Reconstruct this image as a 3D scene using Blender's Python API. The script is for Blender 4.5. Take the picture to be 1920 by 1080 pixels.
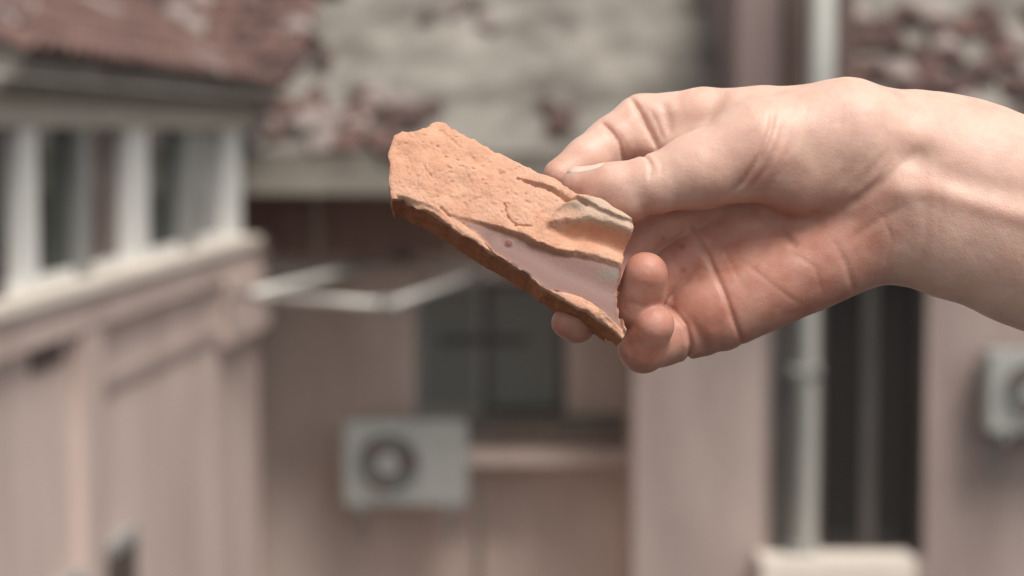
import bpy, bmesh, math, random
import numpy as np
from mathutils import Vector, Matrix

for o in list(bpy.data.objects):
    bpy.data.objects.remove(o)
SC = bpy.context.scene
COL = SC.collection
random.seed(7)

# ------------------------------------------------------------------ camera
CAM_Z = 12.0
PITCH = math.radians(4.3)
FPX = 960 / math.tan(math.radians(14.0))
HAND_D = 0.693
cam_d = bpy.data.cameras.new('camera')
cam = bpy.data.objects.new('camera', cam_d)
COL.objects.link(cam)
cam.location = (0, 0, CAM_Z)
cam.rotation_euler = (math.radians(90) - PITCH, 0, 0)
cam_d.sensor_width = 36
cam_d.lens = 18 / math.tan(math.radians(14.0))
cam_d.clip_start = 0.05
cam_d.clip_end = 2000
cam_d.dof.use_dof = True
cam_d.dof.focus_distance = HAND_D - 0.008
cam_d.dof.aperture_fstop = 9.2
SC.camera = cam

# ------------------------------------------------------------------ sky, sun, exposure
SUN_EL = math.radians(59)
SUN_AZ = math.radians(146)       # measured from +Y, clockwise seen from above: behind the camera, right
w = bpy.data.worlds.new('World')
SC.world = w
w.use_nodes = True
nt = w.node_tree
nt.nodes.clear()
sky = nt.nodes.new('ShaderNodeTexSky')
sky.sky_type = 'NISHITA'
sky.sun_disc = False
sky.sun_elevation = SUN_EL
sky.sun_rotation = SUN_AZ
sky.air_density = 1.0
sky.dust_density = 2.0
hs = nt.nodes.new('ShaderNodeHueSaturation')
hs.inputs['Saturation'].default_value = 0.0
bg = nt.nodes.new('ShaderNodeBackground')
bg.inputs['Strength'].default_value = 0.06
out = nt.nodes.new('ShaderNodeOutputWorld')
nt.links.new(sky.outputs[0], hs.inputs['Color'])
nt.links.new(hs.outputs[0], bg.inputs['Color'])
nt.links.new(bg.outputs[0], out.inputs[0])

sun_d = bpy.data.lights.new('sun', 'SUN')
sun_d.energy = 1.5
sun_d.angle = math.radians(25)
sun_d.color = (1.0, 0.94, 0.86)
sun = bpy.data.objects.new('sun', sun_d)
COL.objects.link(sun)
sdir = Vector((math.sin(SUN_AZ) * math.cos(SUN_EL), math.cos(SUN_AZ) * math.cos(SUN_EL), math.sin(SUN_EL)))
sun.rotation_euler = sdir.to_track_quat('Z', 'Y').to_euler()
sun.location = (0, -5, 30)

SC.view_settings.view_transform = 'Standard'
SC.view_settings.look = 'None'
SC.view_settings.gamma = 1.0
SC.view_settings.use_curve_mapping = False
SC.view_settings.exposure = 1.2
SC.render.engine = 'CYCLES'

# ------------------------------------------------------------------ helpers
FWD = Vector((0, math.cos(PITCH), -math.sin(PITCH)))
UP = Vector((0, math.sin(PITCH), math.cos(PITCH)))
RIGHT = Vector((1, 0, 0))


def at(px, py, Y):
    """Point of the place seen at photo position px, py and standing Y metres away."""
    r = FWD + RIGHT * ((px - 960) / FPX) - UP * ((py - 540) / FPX)
    return Vector((0, 0, CAM_Z)) + r * (Y / r.y)


def zat(py, Y):
    return at(960, py, Y).z


def xat(px, Y, py=400):
    return at(px, py, Y).x


WORIG = {}


def finish(o, parent, origin):
    WORIG[o.name] = origin.copy()
    if parent is not None:
        o.parent = parent
        o.location = origin - WORIG[parent.name]
    else:
        o.location = origin


def mk(name, verts, faces, mat, parent=None, smooth=False, origin=None):
    vs = [Vector(v) for v in verts]
    if origin is None:
        origin = Vector((sum(v.x for v in vs) / len(vs), sum(v.y for v in vs) / len(vs), min(v.z for v in vs)))
    me = bpy.data.meshes.new(name)
    me.from_pydata([tuple(v - origin) for v in vs], [], faces)
    me.validate()
    bm = bmesh.new()
    bm.from_mesh(me)
    bmesh.ops.recalc_face_normals(bm, faces=bm.faces)
    bm.to_mesh(me)
    bm.free()
    me.materials.append(mat)
    if smooth:
        me.polygons.foreach_set('use_smooth', [True] * len(me.polygons))
    o = bpy.data.objects.new(name, me)
    COL.objects.link(o)
    finish(o, parent, origin)
    return o


def thing(name, label, cat, origin, group=None):
    o = bpy.data.objects.new(name, None)
    o.empty_display_size = 0.2
    COL.objects.link(o)
    finish(o, None, Vector(origin))
    tag(o, label, cat, group)
    return o


def tag(o, label=None, cat=None, group=None, kind=None):
    if label: o['label'] = label
    if cat: o['category'] = cat
    if group: o['group'] = group
    if kind: o['kind'] = kind
    return o


BOXF = [(0, 1, 2, 3), (7, 6, 5, 4), (0, 4, 5, 1), (1, 5, 6, 2), (2, 6, 7, 3), (3, 7, 4, 0)]


def boxv(x0, x1, y0, y1, z0, z1):
    return [(x0, y0, z0), (x1, y0, z0), (x1, y1, z0), (x0, y1, z0),
            (x0, y0, z1), (x1, y0, z1), (x1, y1, z1), (x0, y1, z1)]


def box(name, x0, x1, y0, y1, z0, z1, mat, parent=None):
    return mk(name, boxv(x0, x1, y0, y1, z0, z1), BOXF, mat, parent)


def boxes(name, lst, mat, parent=None):
    v, f = [], []
    for b in lst:
        n = len(v)
        v += boxv(*b)
        f += [tuple(i + n for i in q) for q in BOXF]
    return mk(name, v, f, mat, parent)


def slab(name, a, b, out_n, z0, z1, t0, t1, mat, parent=None):
    """Upright board along the ground line a-b, from height z0 to z1, between offsets t0 and t1 along out_n."""
    v = []
    for z in (z0, z1):
        for (p, t) in ((a, t0), (b, t0), (b, t1), (a, t1)):
            v.append((p[0] + out_n[0] * t, p[1] + out_n[1] * t, z))
    return mk(name, v, BOXF, mat, parent)


def tube(pts, r, seg=10, base=0):
    """Verts and faces of a round bar through pts."""
    v, f = [], []
    n = len(pts)
    for i, p in enumerate(pts):
        d = (Vector(pts[min(i + 1, n - 1)]) - Vector(pts[max(i - 1, 0)])).normalized()
        a = d.orthogonal().normalized() if abs(d.z) > 0.9 else d.cross(Vector((0, 0, 1))).normalized()
        b = d.cross(a).normalized()
        for k in range(seg):
            t = 2 * math.pi * k / seg
            v.append(Vector(p) + a * (r * math.cos(t)) + b * (r * math.sin(t)))
    for i in range(n - 1):
        for k in range(seg):
            k2 = (k + 1) % seg
            f.append((base + i * seg + k, base + i * seg + k2, base + (i + 1) * seg + k2, base + (i + 1) * seg + k))
    f.append(tuple(base + k for k in range(seg)))
    f.append(tuple(base + (n - 1) * seg + k for k in range(seg)))
    return v, f


# ------------------------------------------------------------------ materials
def plaster(name, c1, c2, rough=0.9, scale=1.5, bump=0.3, streak=0.25, detail_scale=40):
    m = bpy.data.materials.new(name)
    m.use_nodes = True
    n = m.node_tree
    p = n.nodes['Principled BSDF']
    p.inputs['Roughness'].default_value = rough
    tc = n.nodes.new('ShaderNodeTexCoord')
    geo = n.nodes.new('ShaderNodeNewGeometry')
    mp = n.nodes.new('ShaderNodeMapping')
    mp.inputs['Scale'].default_value = (1, 1, streak)
    n.links.new(geo.outputs['Position'], mp.inputs['Vector'])
    a = n.nodes.new('ShaderNodeTexNoise')
    a.inputs['Scale'].default_value = scale
    a.inputs['Detail'].default_value = 7
    a.inputs['Roughness'].default_value = 0.65
    n.links.new(mp.outputs[0], a.inputs['Vector'])
    r = n.nodes.new('ShaderNodeValToRGB')
    r.color_ramp.elements[0].position = 0.32
    r.color_ramp.elements[1].position = 0.68
    r.color_ramp.elements[0].color = (*c1, 1)
    r.color_ramp.elements[1].color = (*c2, 1)
    n.links.new(a.outputs['Fac'], r.inputs[0])
    n.links.new(r.outputs[0], p.inputs['Base Color'])
    b = n.nodes.new('ShaderNodeTexNoise')
    b.inputs['Scale'].default_value = detail_scale
    b.inputs['Detail'].default_value = 5
    n.links.new(geo.outputs['Position'], b.inputs['Vector'])
    bp = n.nodes.new('ShaderNodeBump')
    bp.inputs['Strength'].default_value = bump
    bp.inputs['Distance'].default_value = 0.01
    n.links.new(b.outputs['Fac'], bp.inputs['Height'])
    n.links.new(bp.outputs[0], p.inputs['Normal'])
    return m


def glass_mat(name, col, rough=0.08):
    m = bpy.data.materials.new(name)
    m.use_nodes = True
    p = m.node_tree.nodes['Principled BSDF']
    p.inputs['Base Color'].default_value = (*col, 1)
    p.inputs['Roughness'].default_value = rough
    p.inputs['IOR'].default_value = 1.5
    p.inputs['Specular IOR Level'].default_value = 0.28
    return m


M = {}
M['pink'] = plaster('pink_plaster', (0.26, 0.197, 0.18), (0.42, 0.335, 0.305))
M['pink2'] = plaster('wing_plaster', (0.40, 0.305, 0.272), (0.62, 0.495, 0.45))
M['lightened_pink'] = plaster('lightened_pink_plaster', (0.50, 0.385, 0.335), (0.72, 0.58, 0.51))  # same pink plaster as the front, colour lightened to offset the bay's shade
M['mauve_wall'] = plaster('mauve_plaster', (0.20, 0.145, 0.135), (0.26, 0.195, 0.185))
M['deep_brown'] = plaster('deep_brown', (0.25, 0.145, 0.12), (0.38, 0.23, 0.19), 0.6, 6)
M['cement'] = plaster('bare_cement', (0.09, 0.08, 0.068), (0.30, 0.275, 0.245), 0.95, 1.9, 0.6, 1.0, 18)
M['concrete'] = plaster('eave_concrete', (0.14, 0.125, 0.105), (0.22, 0.20, 0.17), 0.95, 3)
M['lip'] = plaster('gutter_concrete', (0.19, 0.17, 0.145), (0.27, 0.245, 0.21), 0.95, 3)
M['head'] = plaster('head_band_render', (0.40, 0.355, 0.305), (0.50, 0.45, 0.39), 0.85, 2)
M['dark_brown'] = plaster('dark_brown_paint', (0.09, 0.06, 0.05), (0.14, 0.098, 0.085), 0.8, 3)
M['beige'] = plaster('beige_trim', (0.62, 0.55, 0.48), (0.74, 0.66, 0.59), 0.8, 2)
M['white'] = plaster('white_frame', (0.76, 0.75, 0.72), (0.84, 0.83, 0.80), 0.4, 3, 0.05)
M['grey_frame'] = plaster('grey_frame', (0.24, 0.24, 0.23), (0.34, 0.34, 0.325), 0.45, 3, 0.05)
M['dark_frame'] = plaster('dark_frame', (0.05, 0.045, 0.042), (0.09, 0.08, 0.075), 0.5, 3, 0.05)
M['tile_red'] = plaster('red_roof_tile', (0.105, 0.055, 0.047), (0.175, 0.102, 0.088), 0.85, 5, 0.4, 1.0)
M['tile_dark'] = plaster('dark_red_roof_tile', (0.06, 0.033, 0.03), (0.10, 0.055, 0.05), 0.85, 5, 0.4, 1.0)
M['tile_pale'] = plaster('pale_tile_piece', (0.24, 0.195, 0.18), (0.32, 0.27, 0.25), 0.9, 5, 0.4, 1.0)
M['metal'] = plaster('galvanised_metal', (0.50, 0.48, 0.45), (0.62, 0.60, 0.57), 0.45, 8, 0.05)
M['metal'].node_tree.nodes['Principled BSDF'].inputs['Metallic'].default_value = 0.35
M['ac_white'] = plaster('ac_casing', (0.30, 0.30, 0.285), (0.38, 0.38, 0.36), 0.5, 3, 0.05)
M['ac_dark'] = plaster('ac_grille', (0.09, 0.095, 0.088), (0.13, 0.135, 0.125), 0.5, 3, 0.05)
M['glass_dark'] = glass_mat('dark_window_glass', (0.022, 0.02, 0.019))
M['glass_green'] = glass_mat('green_window_glass', (0.05, 0.058, 0.05), 0.12)
M['glass_hazy'] = glass_mat('hazy_window_glass', (0.22, 0.225, 0.205), 0.3)
M['glass_brown'] = glass_mat('curtained_window_glass', (0.10, 0.06, 0.052), 0.15)
M['glass_grey'] = glass_mat('pale_window_glass', (0.30, 0.295, 0.285), 0.2)
M['curtain'] = plaster('brown_curtain', (0.09, 0.065, 0.045), (0.14, 0.10, 0.07), 0.9, 6)
M['asphalt'] = plaster('courtyard_asphalt', (0.045, 0.045, 0.045), (0.075, 0.072, 0.07), 0.95, 0.6, 0.4, 1.0)
M['pvc'] = plaster('pvc_pipe', (0.31, 0.31, 0.288), (0.42, 0.42, 0.39), 0.5, 4, 0.05)

# ------------------------------------------------------------------ ground
g = mk('ground', [(-400, -400, 0), (400, -400, 0), (400, 400, 0), (-400, 400, 0)], [(0, 1, 2, 3)], M['asphalt'])
tag(g, 'grey asphalt courtyard ground far below the flats', 'ground', kind='structure')

# ------------------------------------------------------------------ far block of flats
YF, YR = 15.0, 16.4          # pink front plane; back of the recessed bay
bld = thing('apartment_building', 'pink brown block of flats with bare cement roof and deep recessed bay behind the hand',
            'building', (0, 17, 0))
ZE0, ZE1 = zat(364, 14.72), zat(288, 14.72)        # eave band
EAVE_Y = 14.72
xl, xr = xat(440, YR), xat(1190, YF)
xpipe = xat(1508, YF)
xo0, xo1 = xat(1538, YF), xat(1742, YF)
zsill = zat(1046, YF)
ZT = ZE0 + 0.02
box('wall', xr, xo0, YF, YF + 0.3, 0, ZT, M['pink'], bld)
box('wall', xo1, xo1 + 3.4, YF, YF + 0.3, 0, ZT, M['pink'], bld)
box('wall', xo0 + .002, xo1 - .002, YF + .003, YF + 0.3, 0, zsill, M['pink'], bld)
box('wall', xo0 + .002, xo1 - .002, YF + .003, YF + 0.3, zat(430, YF), ZT - .003, M['pink'], bld)
# recessed bay
wx0, wx1, wz0, wz1 = xat(778, YR), xat(1062, YR), zat(778, YR), zat(528, YR)
box('recess_wall', xl - 1.2, wx0, YR, YR + 0.3, 0, ZT, M['lightened_pink'], bld)
box('recess_wall', wx1, xr + .2, YR, YR + 0.3, 0, ZT, M['lightened_pink'], bld)
box('recess_wall', wx0 + .002, wx1 - .002, YR + .003, YR + 0.3, 0, wz0, M['lightened_pink'], bld)
box('recess_wall', wx0 + .002, wx1 - .002, YR + .003, YR + 0.3, wz1, ZT - .003, M['lightened_pink'], bld)
box('recess_side_wall', xr + .003, xr + 0.25, YF + .302, YR - .002, 0, ZT - .004, M['lightened_pink'], bld)
# window of the recess
win = box('window', wx0, wx1, YR + .16, YR + .2, wz0, wz1, M['dark_frame'], bld)
fw = 0.06
xm = xat(905, YR)
for i, (a, b) in enumerate(((wx0, xm), (xm, wx1))):
    boxes('window_frame', [(a + .004, b - .004, YR + .07, YR + .14, wz0 + .002, wz0 + fw), (a + .004, b - .004, YR + .07, YR + .14, wz1 - fw, wz1 - .002),
                           (a + .004, a + fw, YR + .072, YR + .138, wz0 + fw, wz1 - fw), (b - fw, b - .004, YR + .072, YR + .138, wz0 + fw, wz1 - fw)],
          M['grey_frame'] if i == 0 else M['dark_frame'], win)
    box('pane', a + fw, b - fw, YR + .1, YR + .106, wz0 + fw, wz1 - fw, M['glass_hazy'], win)
zc = zat(640, YR)
box('crossbar', xm - .35, xm + .35, YR + .06, YR + .095, zc - .03, zc + .03, M['dark_frame'], win)
box('window_sill', wx0 - .12, wx1 + .5, YR - .22, YR - .002, wz0 - .09, wz0 - .002, M['concrete'], bld)
box('ledge', xat(700, 16), xr, YR - .5, YR - .003, zat(868, 16), zat(842, 16), M['lightened_pink'], bld)
# dark brown panels under the eave
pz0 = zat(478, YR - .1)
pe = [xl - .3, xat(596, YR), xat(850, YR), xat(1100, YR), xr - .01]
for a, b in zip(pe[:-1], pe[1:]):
    box('dark_panel', a + .03, b - .03, YR - .10, YR - .004, pz0, ZE0 - .01, M['deep_brown'], bld)
for a in pe[1:-1]:
    box('panel_post', a - .028, a + .028, YR - .13, YR - .006, pz0 - .03, ZE0 - .008, M['lightened_pink'], bld)
# eave slab and gutter lip
boxes('eave', [(xl - 2.2, xat(1382, EAVE_Y), EAVE_Y, YR + .6, ZE0, ZE1)], M['concrete'], bld)
box('gutter_lip', xl - 2.2, xat(1382, EAVE_Y) - .003, EAVE_Y - .1, EAVE_Y - .002, ZE0 + .005, ZE0 + .15, M['lip'], bld)
box('eave', xat(1535, EAVE_Y), xat(1535, EAVE_Y) + 4.5, EAVE_Y, YR + .6, ZE0, ZE1, M['concrete'], bld)
# pier that carries on above the roof
box('pier', xat(1384, 14.35), xat(1468, 14.35), 14.5, YR + 3.5, ZE0 - .02, zat(-160, 14.35), M['mauve_wall'], bld)
box('pier', xat(1470, 14.6), xat(1600, 14.6), 14.62, YR + 3.4, ZE0 - .01, zat(-120, 14.35), M['dark_brown'], bld)

# roof slope
SL = math.radians(30)


def roof_pt(x, s, h=0.0, y0=EAVE_Y + .05, z0=None):
    z0 = ZE1 + .01 if z0 is None else z0
    return Vector((x, y0 + s * math.cos(SL) - h * math.sin(SL), z0 + s * math.sin(SL) + h * math.cos(SL)))


def roof_slab(name, xa, xb, s1, mat, parent):
    v = []
    nx, ns = 40, 24
    rng = np.random.RandomState(3)
    top = []
    for j in range(ns + 1):
        for i in range(nx + 1):
            x = xa + (xb - xa) * i / nx
            v.append(roof_pt(x, s1 * j / ns, .02 * math.sin(x * 5 + j) + .012 * rng.randn() if 0 < j < ns else 0))
    f = [(j * (nx + 1) + i, j * (nx + 1) + i + 1, (j + 1) * (nx + 1) + i + 1, (j + 1) * (nx + 1) + i) for j in range(ns) for i in range(nx)]
    n = len(v)
    v += [roof_pt(xa, 0, -.15), roof_pt(xb, 0, -.15), roof_pt(xb, s1, -.15), roof_pt(xa, s1, -.15)]
    f.append((n, n + 1, n + 2, n + 3))
    f.append(tuple(range(0, nx + 1)) + (n + 1, n))
    f.append(tuple(range(ns * (nx + 1), ns * (nx + 1) + nx + 1)) + (n + 2, n + 3))
    f.append(tuple(j * (nx + 1) for j in range(ns + 1)) + (n + 3, n))
    f.append(tuple(j * (nx + 1) + nx for j in range(ns + 1)) + (n + 2, n + 1))
    return mk(name, v, f, mat, parent)


roof = roof_slab('roof', xl - 2.2, xat(1383, EAVE_Y) - .02, 5.2, M['cement'], bld)
roofr = roof_slab('roof', xat(1604, 14.62), xat(1535, EAVE_Y) + 4.5, 5.2, M['cement'], bld)

# tiles: one curved clay tile mesh per material, shared by the copies
TW, TL = 0.21, 0.30


def tile_mesh(name, mat):
    v, f = [], []
    n = 6
    for t in (0, .014):
        for l in (0, TL):
            for i in range(n + 1):
                a = -0.5 + i / n
                h = .045 * math.cos(a * math.pi) + t + (.02 if l == 0 else 0)
                v.append((a * TW, l, h))
    R = n + 1
    for i in range(n):
        f.append((i, i + 1, R + i + 1, R + i))
        f.append((2 * R + i, 3 * R + i, 3 * R + i + 1, 2 * R + i + 1))
        f.append((i, 2 * R + i, 2 * R + i + 1, i + 1))
        f.append((R + i, R + i + 1, 3 * R + i + 1, 3 * R + i))
    f.append((0, R, 3 * R, 2 * R))
    f.append((n, 2 * R + n, 3 * R + n, R + n))
    me = bpy.data.meshes.new(name)
    me.from_pydata(v, [], f)
    me.materials.append(mat)
    return me


TM = {k: tile_mesh('roof_tile_' + k, M[k]) for k in ('tile_red', 'tile_dark', 'tile_pale')}


def put_tile(name, parent, loc, ex, ey, ez, key, sc=(1, 1, 1)):
    o = bpy.data.objects.new(name, TM[key])
    COL.objects.link(o)
    o.parent = parent
    m = Matrix((ex * sc[0], ey * sc[1], ez * sc[2])).transposed().to_4x4()
    m.translation = loc - WORIG[parent.name]
    o.matrix_basis = m
    return o


EX, EY, EZ = Vector((1, 0, 0)), Vector((0, math.cos(SL), math.sin(SL))), Vector((0, -math.sin(SL), math.cos(SL)))


def roof_s(py):
    """slope length at which the main roof shows at photo height py"""
    lo, hi = 0, 6
    for _ in range(40):
        m = (lo + hi) / 2
        p = roof_pt(0, m)
        y = 540 - FPX * ((p - cam.location).dot(UP)) / ((p - cam.location).dot(FWD))
        if y > py: lo = m
        else: hi = m
    return lo


def jit(e, a=.05):
    return (e + Vector((random.gauss(0, a), random.gauss(0, a), random.gauss(0, a)))).normalized()


# upper left of the main roof keeps its courses of tiles
s0 = roof_s(128)
for j in range(6):
    s = s0 + j * .24
    for i in range(14):
        x = xl - 1.55 + i * TW * .98 + (j % 2) * .03
        if x > xat(575 + j * 6 - random.random() * 30, 15.5): continue
        put_tile('roof_tile', roof, roof_pt(x, s, .02), EX, EY, jit(EZ, .02), random.choice(['tile_red'] * 5 + ['tile_pale', 'tile_dark']))
# loose and broken tiles left on the bare cement
frag = []
for (cx, cy, sx, sy, n, keys) in ((570, 118, 34, 34, 9, ['tile_dark']), (540, 215, 55, 18, 10, ['tile_dark', 'tile_red']),
                                  (610, 235, 60, 25, 12, ['tile_pale', 'tile_red', 'tile_pale']), (668, 215, 25, 20, 7, ['tile_dark', 'tile_red']),
                                  (500, 255, 40, 22, 8, ['tile_pale', 'tile_red', 'tile_dark']), (680, 268, 60, 14, 9, ['tile_pale', 'tile_red', 'tile_dark']),
                                  (785, 232, 26, 14, 5, ['tile_dark']), (1050, 232, 18, 22, 5, ['tile_dark']), (720, 200, 30, 10, 4, ['tile_pale']),
                                  (850, 40, 60, 16, 6, ['tile_dark', 'tile_pale'])):
    for _ in range(n):
        px, py = cx + random.uniform(-sx, sx), cy + random.uniform(-sy, sy)
        s = roof_s(py)
        y = roof_pt(0, s).y
        a = random.uniform(0, 6.28)
        e1 = EX * math.cos(a) + EY * math.sin(a)
        e2 = EZ.cross(e1)
        k = random.uniform(.5, .85)
        put_tile('tile_fragment', roof, roof_pt(xat(px, y, py), s, .03), e1, e2, EZ, random.choice(keys), (k, k * .8, 1))
# right-hand roof, patchy courses
for j in range(9):
    for i in range(17):
        x = xat(1604, 14.62) + .12 + i * TW * .98
        if random.random() < .22: continue
        put_tile('roof_tile', roofr, roof_pt(x, .02 + j * .24, .02), EX, EY, jit(EZ, .03),
                 random.choice(['tile_dark'] * 6 + ['tile_red'] * 3 + ['tile_pale'] * 2))
# tall dark window to the right of the pipe
w2 = box('window', xo0, xo1, YF + .2, YF + .24, zsill, zat(430, YF), M['dark_frame'], bld)
xm2 = (xo0 + xo1) / 2
for a, b in ((xo0, xm2), (xm2, xo1)):
    boxes('window_frame', [(a + .004, a + .05, YF + .12, YF + .17, zsill, zat(430, YF)), (b - .05, b - .004, YF + .12, YF + .17, zsill, zat(430, YF)),
                           (a + .05, b - .05, YF + .122, YF + .168, zsill, zsill + .06)], M['dark_frame'], w2)
    box('pane', a + .05, b - .05, YF + .14, YF + .146, zsill + .06, zat(430, YF), M['glass_dark'], w2)
box('curtain', xm2 - .05, xo1 - .06, YF + .175, YF + .19, zsill + .05, zat(745, YF), M['curtain'], w2)
box('window_sill', xat(1435, 14.6), xat(1728, 14.6), 14.6, YF - .003, zat(1110, 14.6), zat(1053, 14.6), M['beige'], bld)
box('pilaster', xat(1452, YF), xat(1482, YF), YF - .06, YF - .002, 0, ZE0 - .02, M['dark_frame'], bld)

# drain pipe
v, f = tube([(xpipe, YF - .09, .1), (xpipe, YF - .09, ZE0 - .4), (xpipe, 14.2, ZE0 - .05), (xpipe, 14.2, ZE1 + .1), (xpipe, 14.2, zat(-150, 14.2))], .088, 14)
pipe = thing('drain_pipe', 'pale upright plastic drain pipe beside the tall dark window', 'pipe', (xpipe, YF - .09, 0))
mk('pipe', v, f, M['pvc'], pipe, True)
for z in (ZE0 - 1.3, ZE0 - 2.6, ZE0 - 4.0, ZE0 - 5.4):
    boxes('bracket', [(xpipe - .11, xpipe + .11, YF - .19, YF - .003, z, z + .04)], M['grey_frame'], pipe)

# ------------------------------------------------------------------ wing on the left with glazed balcony
wing = thing('apartment_building', 'nearer pink wing on the left with a glazed balcony in white frames', 'building', (-4, 11, 0))
A = at(-60, 540, 8.6); Bp = at(484, 540, 15.2)
A2, B2 = (A.x, A.y), (Bp.x, Bp.y)
dirw = Vector((B2[0] - A2[0], B2[1] - A2[1])).normalized()
nw = (dirw.y, -dirw.x)                 # outwards, to the right


def along(px):
    """ground point of the wing's side wall seen in photo column px"""
    k = (px - 960) / FPX
    # x = k*y*c  with the small pitch ignored
    c = 1 / math.cos(PITCH)
    # A + t*d : x = k*c*y
    t = (k * c * A2[1] - A2[0]) / (dirw.x - k * c * dirw.y)
    return (A2[0] + dirw.x * t, A2[1] + dirw.y * t)


P0, P1 = along(-55), along(484)
ZS = zat(560, along(0)[1])             # top of the sill
ZH = zat(238, along(0)[1])             # underside of the head band
ZW = zat(148, along(0)[1])             # wing eave
t_of = lambda px: along(px)
# body of the wing (solid part below the sill), 5 m deep to the left
slab('wall', P0, P1, nw, 0, ZS - .24, -.25, 0, M['pink2'], wing)
inner = -5.0
slab('end_wall', P1, (P1[0] + dirw.x * .02, P1[1] + dirw.y * .02), nw, 0, ZW, inner, -.26, M['pink2'], wing)
slab('back_wall', P0, P1, nw, 0, ZW, inner, inner + .25, M['pink2'], wing)
slab('front_wall', P0, (P0[0] + dirw.x * .25, P0[1] + dirw.y * .25), nw, 0, ZW - .07, inner + .26, -.32, M['pink2'], wing)
# sill ledge and the rounded pink band under it
slab('sill', P0, along(462), nw, ZS - .06, ZS, -.3, .12, M['beige'], wing)
slab('sill_band', P0, along(490), nw, ZS - .245, ZS - .062, -.3, .08, M['pink2'], wing)
slab('head_band', P0, along(470), nw, ZH, ZW - .06, -.3, .04, M['head'], wing)
slab('ceiling_slab', P0, along(470), nw, ZW - .058, ZW, inner, .14, M['concrete'], wing)
slab('inner_floor', P0, along(470), nw, ZS - 1.0, ZS - .9, inner + .3, -.31, M['deep_brown'], wing)
slab('inner_wall', P0, along(470), nw, ZS - .89, ZW - .07, -2.2, -2.1, M['lightened_pink'], wing)
# mullions and panes
mull = [(-40, 8, 'dark_frame'), (40, 70, 'white'), (153, 172, 'grey_frame'), (243, 278, 'white'), (350, 368, 'grey_frame'), (430, 452, 'white')]
for a, b, k in mull:
    slab('mullion', along(a), along(b), nw, ZS, ZH, -.06, .01, M[k], wing)
pm = ['glass_dark', 'glass_green', 'glass_brown', 'glass_green', 'glass_grey']
for (m0, m1, k) in zip(mull[:-1], mull[1:], pm):
    pw = slab('window', along(m0[1] + .5), along(m1[0] - .5), nw, ZS + .002, ZS + .05, -.1, -.03, M['white'], wing)
    slab('pane', along(m0[1] + .5), along(m1[0] - .5), nw, ZS + .05, ZH, -.075, -.065, M[k], pw)
# shallow panels and the pilaster on the lower wall
slab('pilaster', along(128), along(168), nw, 0, ZS - .247, .002, .07, M['pink2'], wing)
slab('recess_plate', along(52), along(108), nw, zat(690, along(80)[1]), zat(596, along(80)[1]), .002, .02, M['dark_brown'], wing)  # thin plate on the wall face, dark brown colour instead of a hollow
slab('string_course', along(186), along(430), nw, ZS - .62, ZS - .56, .002, .03, M['pink'], wing)
slab('corner_block', along(404), along(484), nw, zat(622, 14.6), zat(505, 14.6), .002, .10, M['pink2'], wing)
lw0, lw1 = along(70), along(236)
wz = zat(1050, along(150)[1])
lw = slab('window', lw0, lw1, nw, wz - 1.3, wz, .002, .05, M['grey_frame'], wing)
mdx = along(150)
slab('pane', along(78), along(144), nw, wz - 1.22, wz - .06, .052, .06, M['glass_green'], lw)
slab('pane', along(156), along(228), nw, wz - 1.22, wz - .06, .052, .06, M['glass_dark'], lw)
# wing roof rises to the left from the eave
hn = Vector((-nw[0], -nw[1], 0))
up_w = (hn * math.cos(SL) + Vector((0, 0, math.sin(SL)))).normalized()
ex_w = Vector((-dirw.x, -dirw.y, 0))
nz_w = ex_w.cross(up_w).normalized()
if nz_w.z < 0:
    ex_w = -ex_w
    nz_w = ex_w.cross(up_w).normalized()
e0 = Vector((P0[0] + nw[0] * .2, P0[1] + nw[1] * .2, ZW + .005))
e1 = Vector((along(470)[0] + nw[0] * .2, along(470)[1] + nw[1] * .2, ZW + .005))
rv = [e0, e1, e1 + up_w * 3, e0 + up_w * 3]
rv = rv + [p + nz_w * .08 for p in rv]
wroof = mk('roof', rv, BOXF, M['cement'], wing)
Lw = (e1 - e0).length
for j in range(8):
    for i in range(int(Lw / (TW * .98))):
        p = e0 + (e1 - e0).normalized() * (.12 + i * TW * .98) + up_w * (j * .24) + nz_w * .09
        put_tile('roof_tile', wroof, p, ex_w, up_w, jit(nz_w, .02), random.choice(['tile_red'] * 7 + ['tile_dark', 'tile_pale']))

# ------------------------------------------------------------------ drying rack
rz = zat(568, 13.4)
rk = thing('drying_rack', 'pale metal clothes drying rack reaching out under the eave', 'rack', (at(600, 540, 14.6).x, 14.6, rz))


def bar(name, a, b, r, parent, mat='metal'):
    v, f = tube([a, b], r, 10)
    return mk(name, v, f, M[mat], parent, True)


def rp(px, Y):
    return Vector((xat(px, Y, 560), Y, rz))


bar('rail', at(430, 552, 13.6), at(738, 572, 13.2), .028, rk)
bar('rail', at(728, 487, 16.2), at(928, 516, 15.2), .034, rk)
bar('arm', at(470, 553, 13.7), at(768, 479, 16.3), .034, rk)
bar('arm', at(740, 568, 13.3), at(905, 512, 15.3), .025, rk)
bar('arm', at(492, 515, 15.4), at(690, 486, 16.2), .025, rk)
bar('end_cap', at(716, 571, 13.22), at(744, 572.6, 13.18), .044, rk, 'ac_white')


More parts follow.
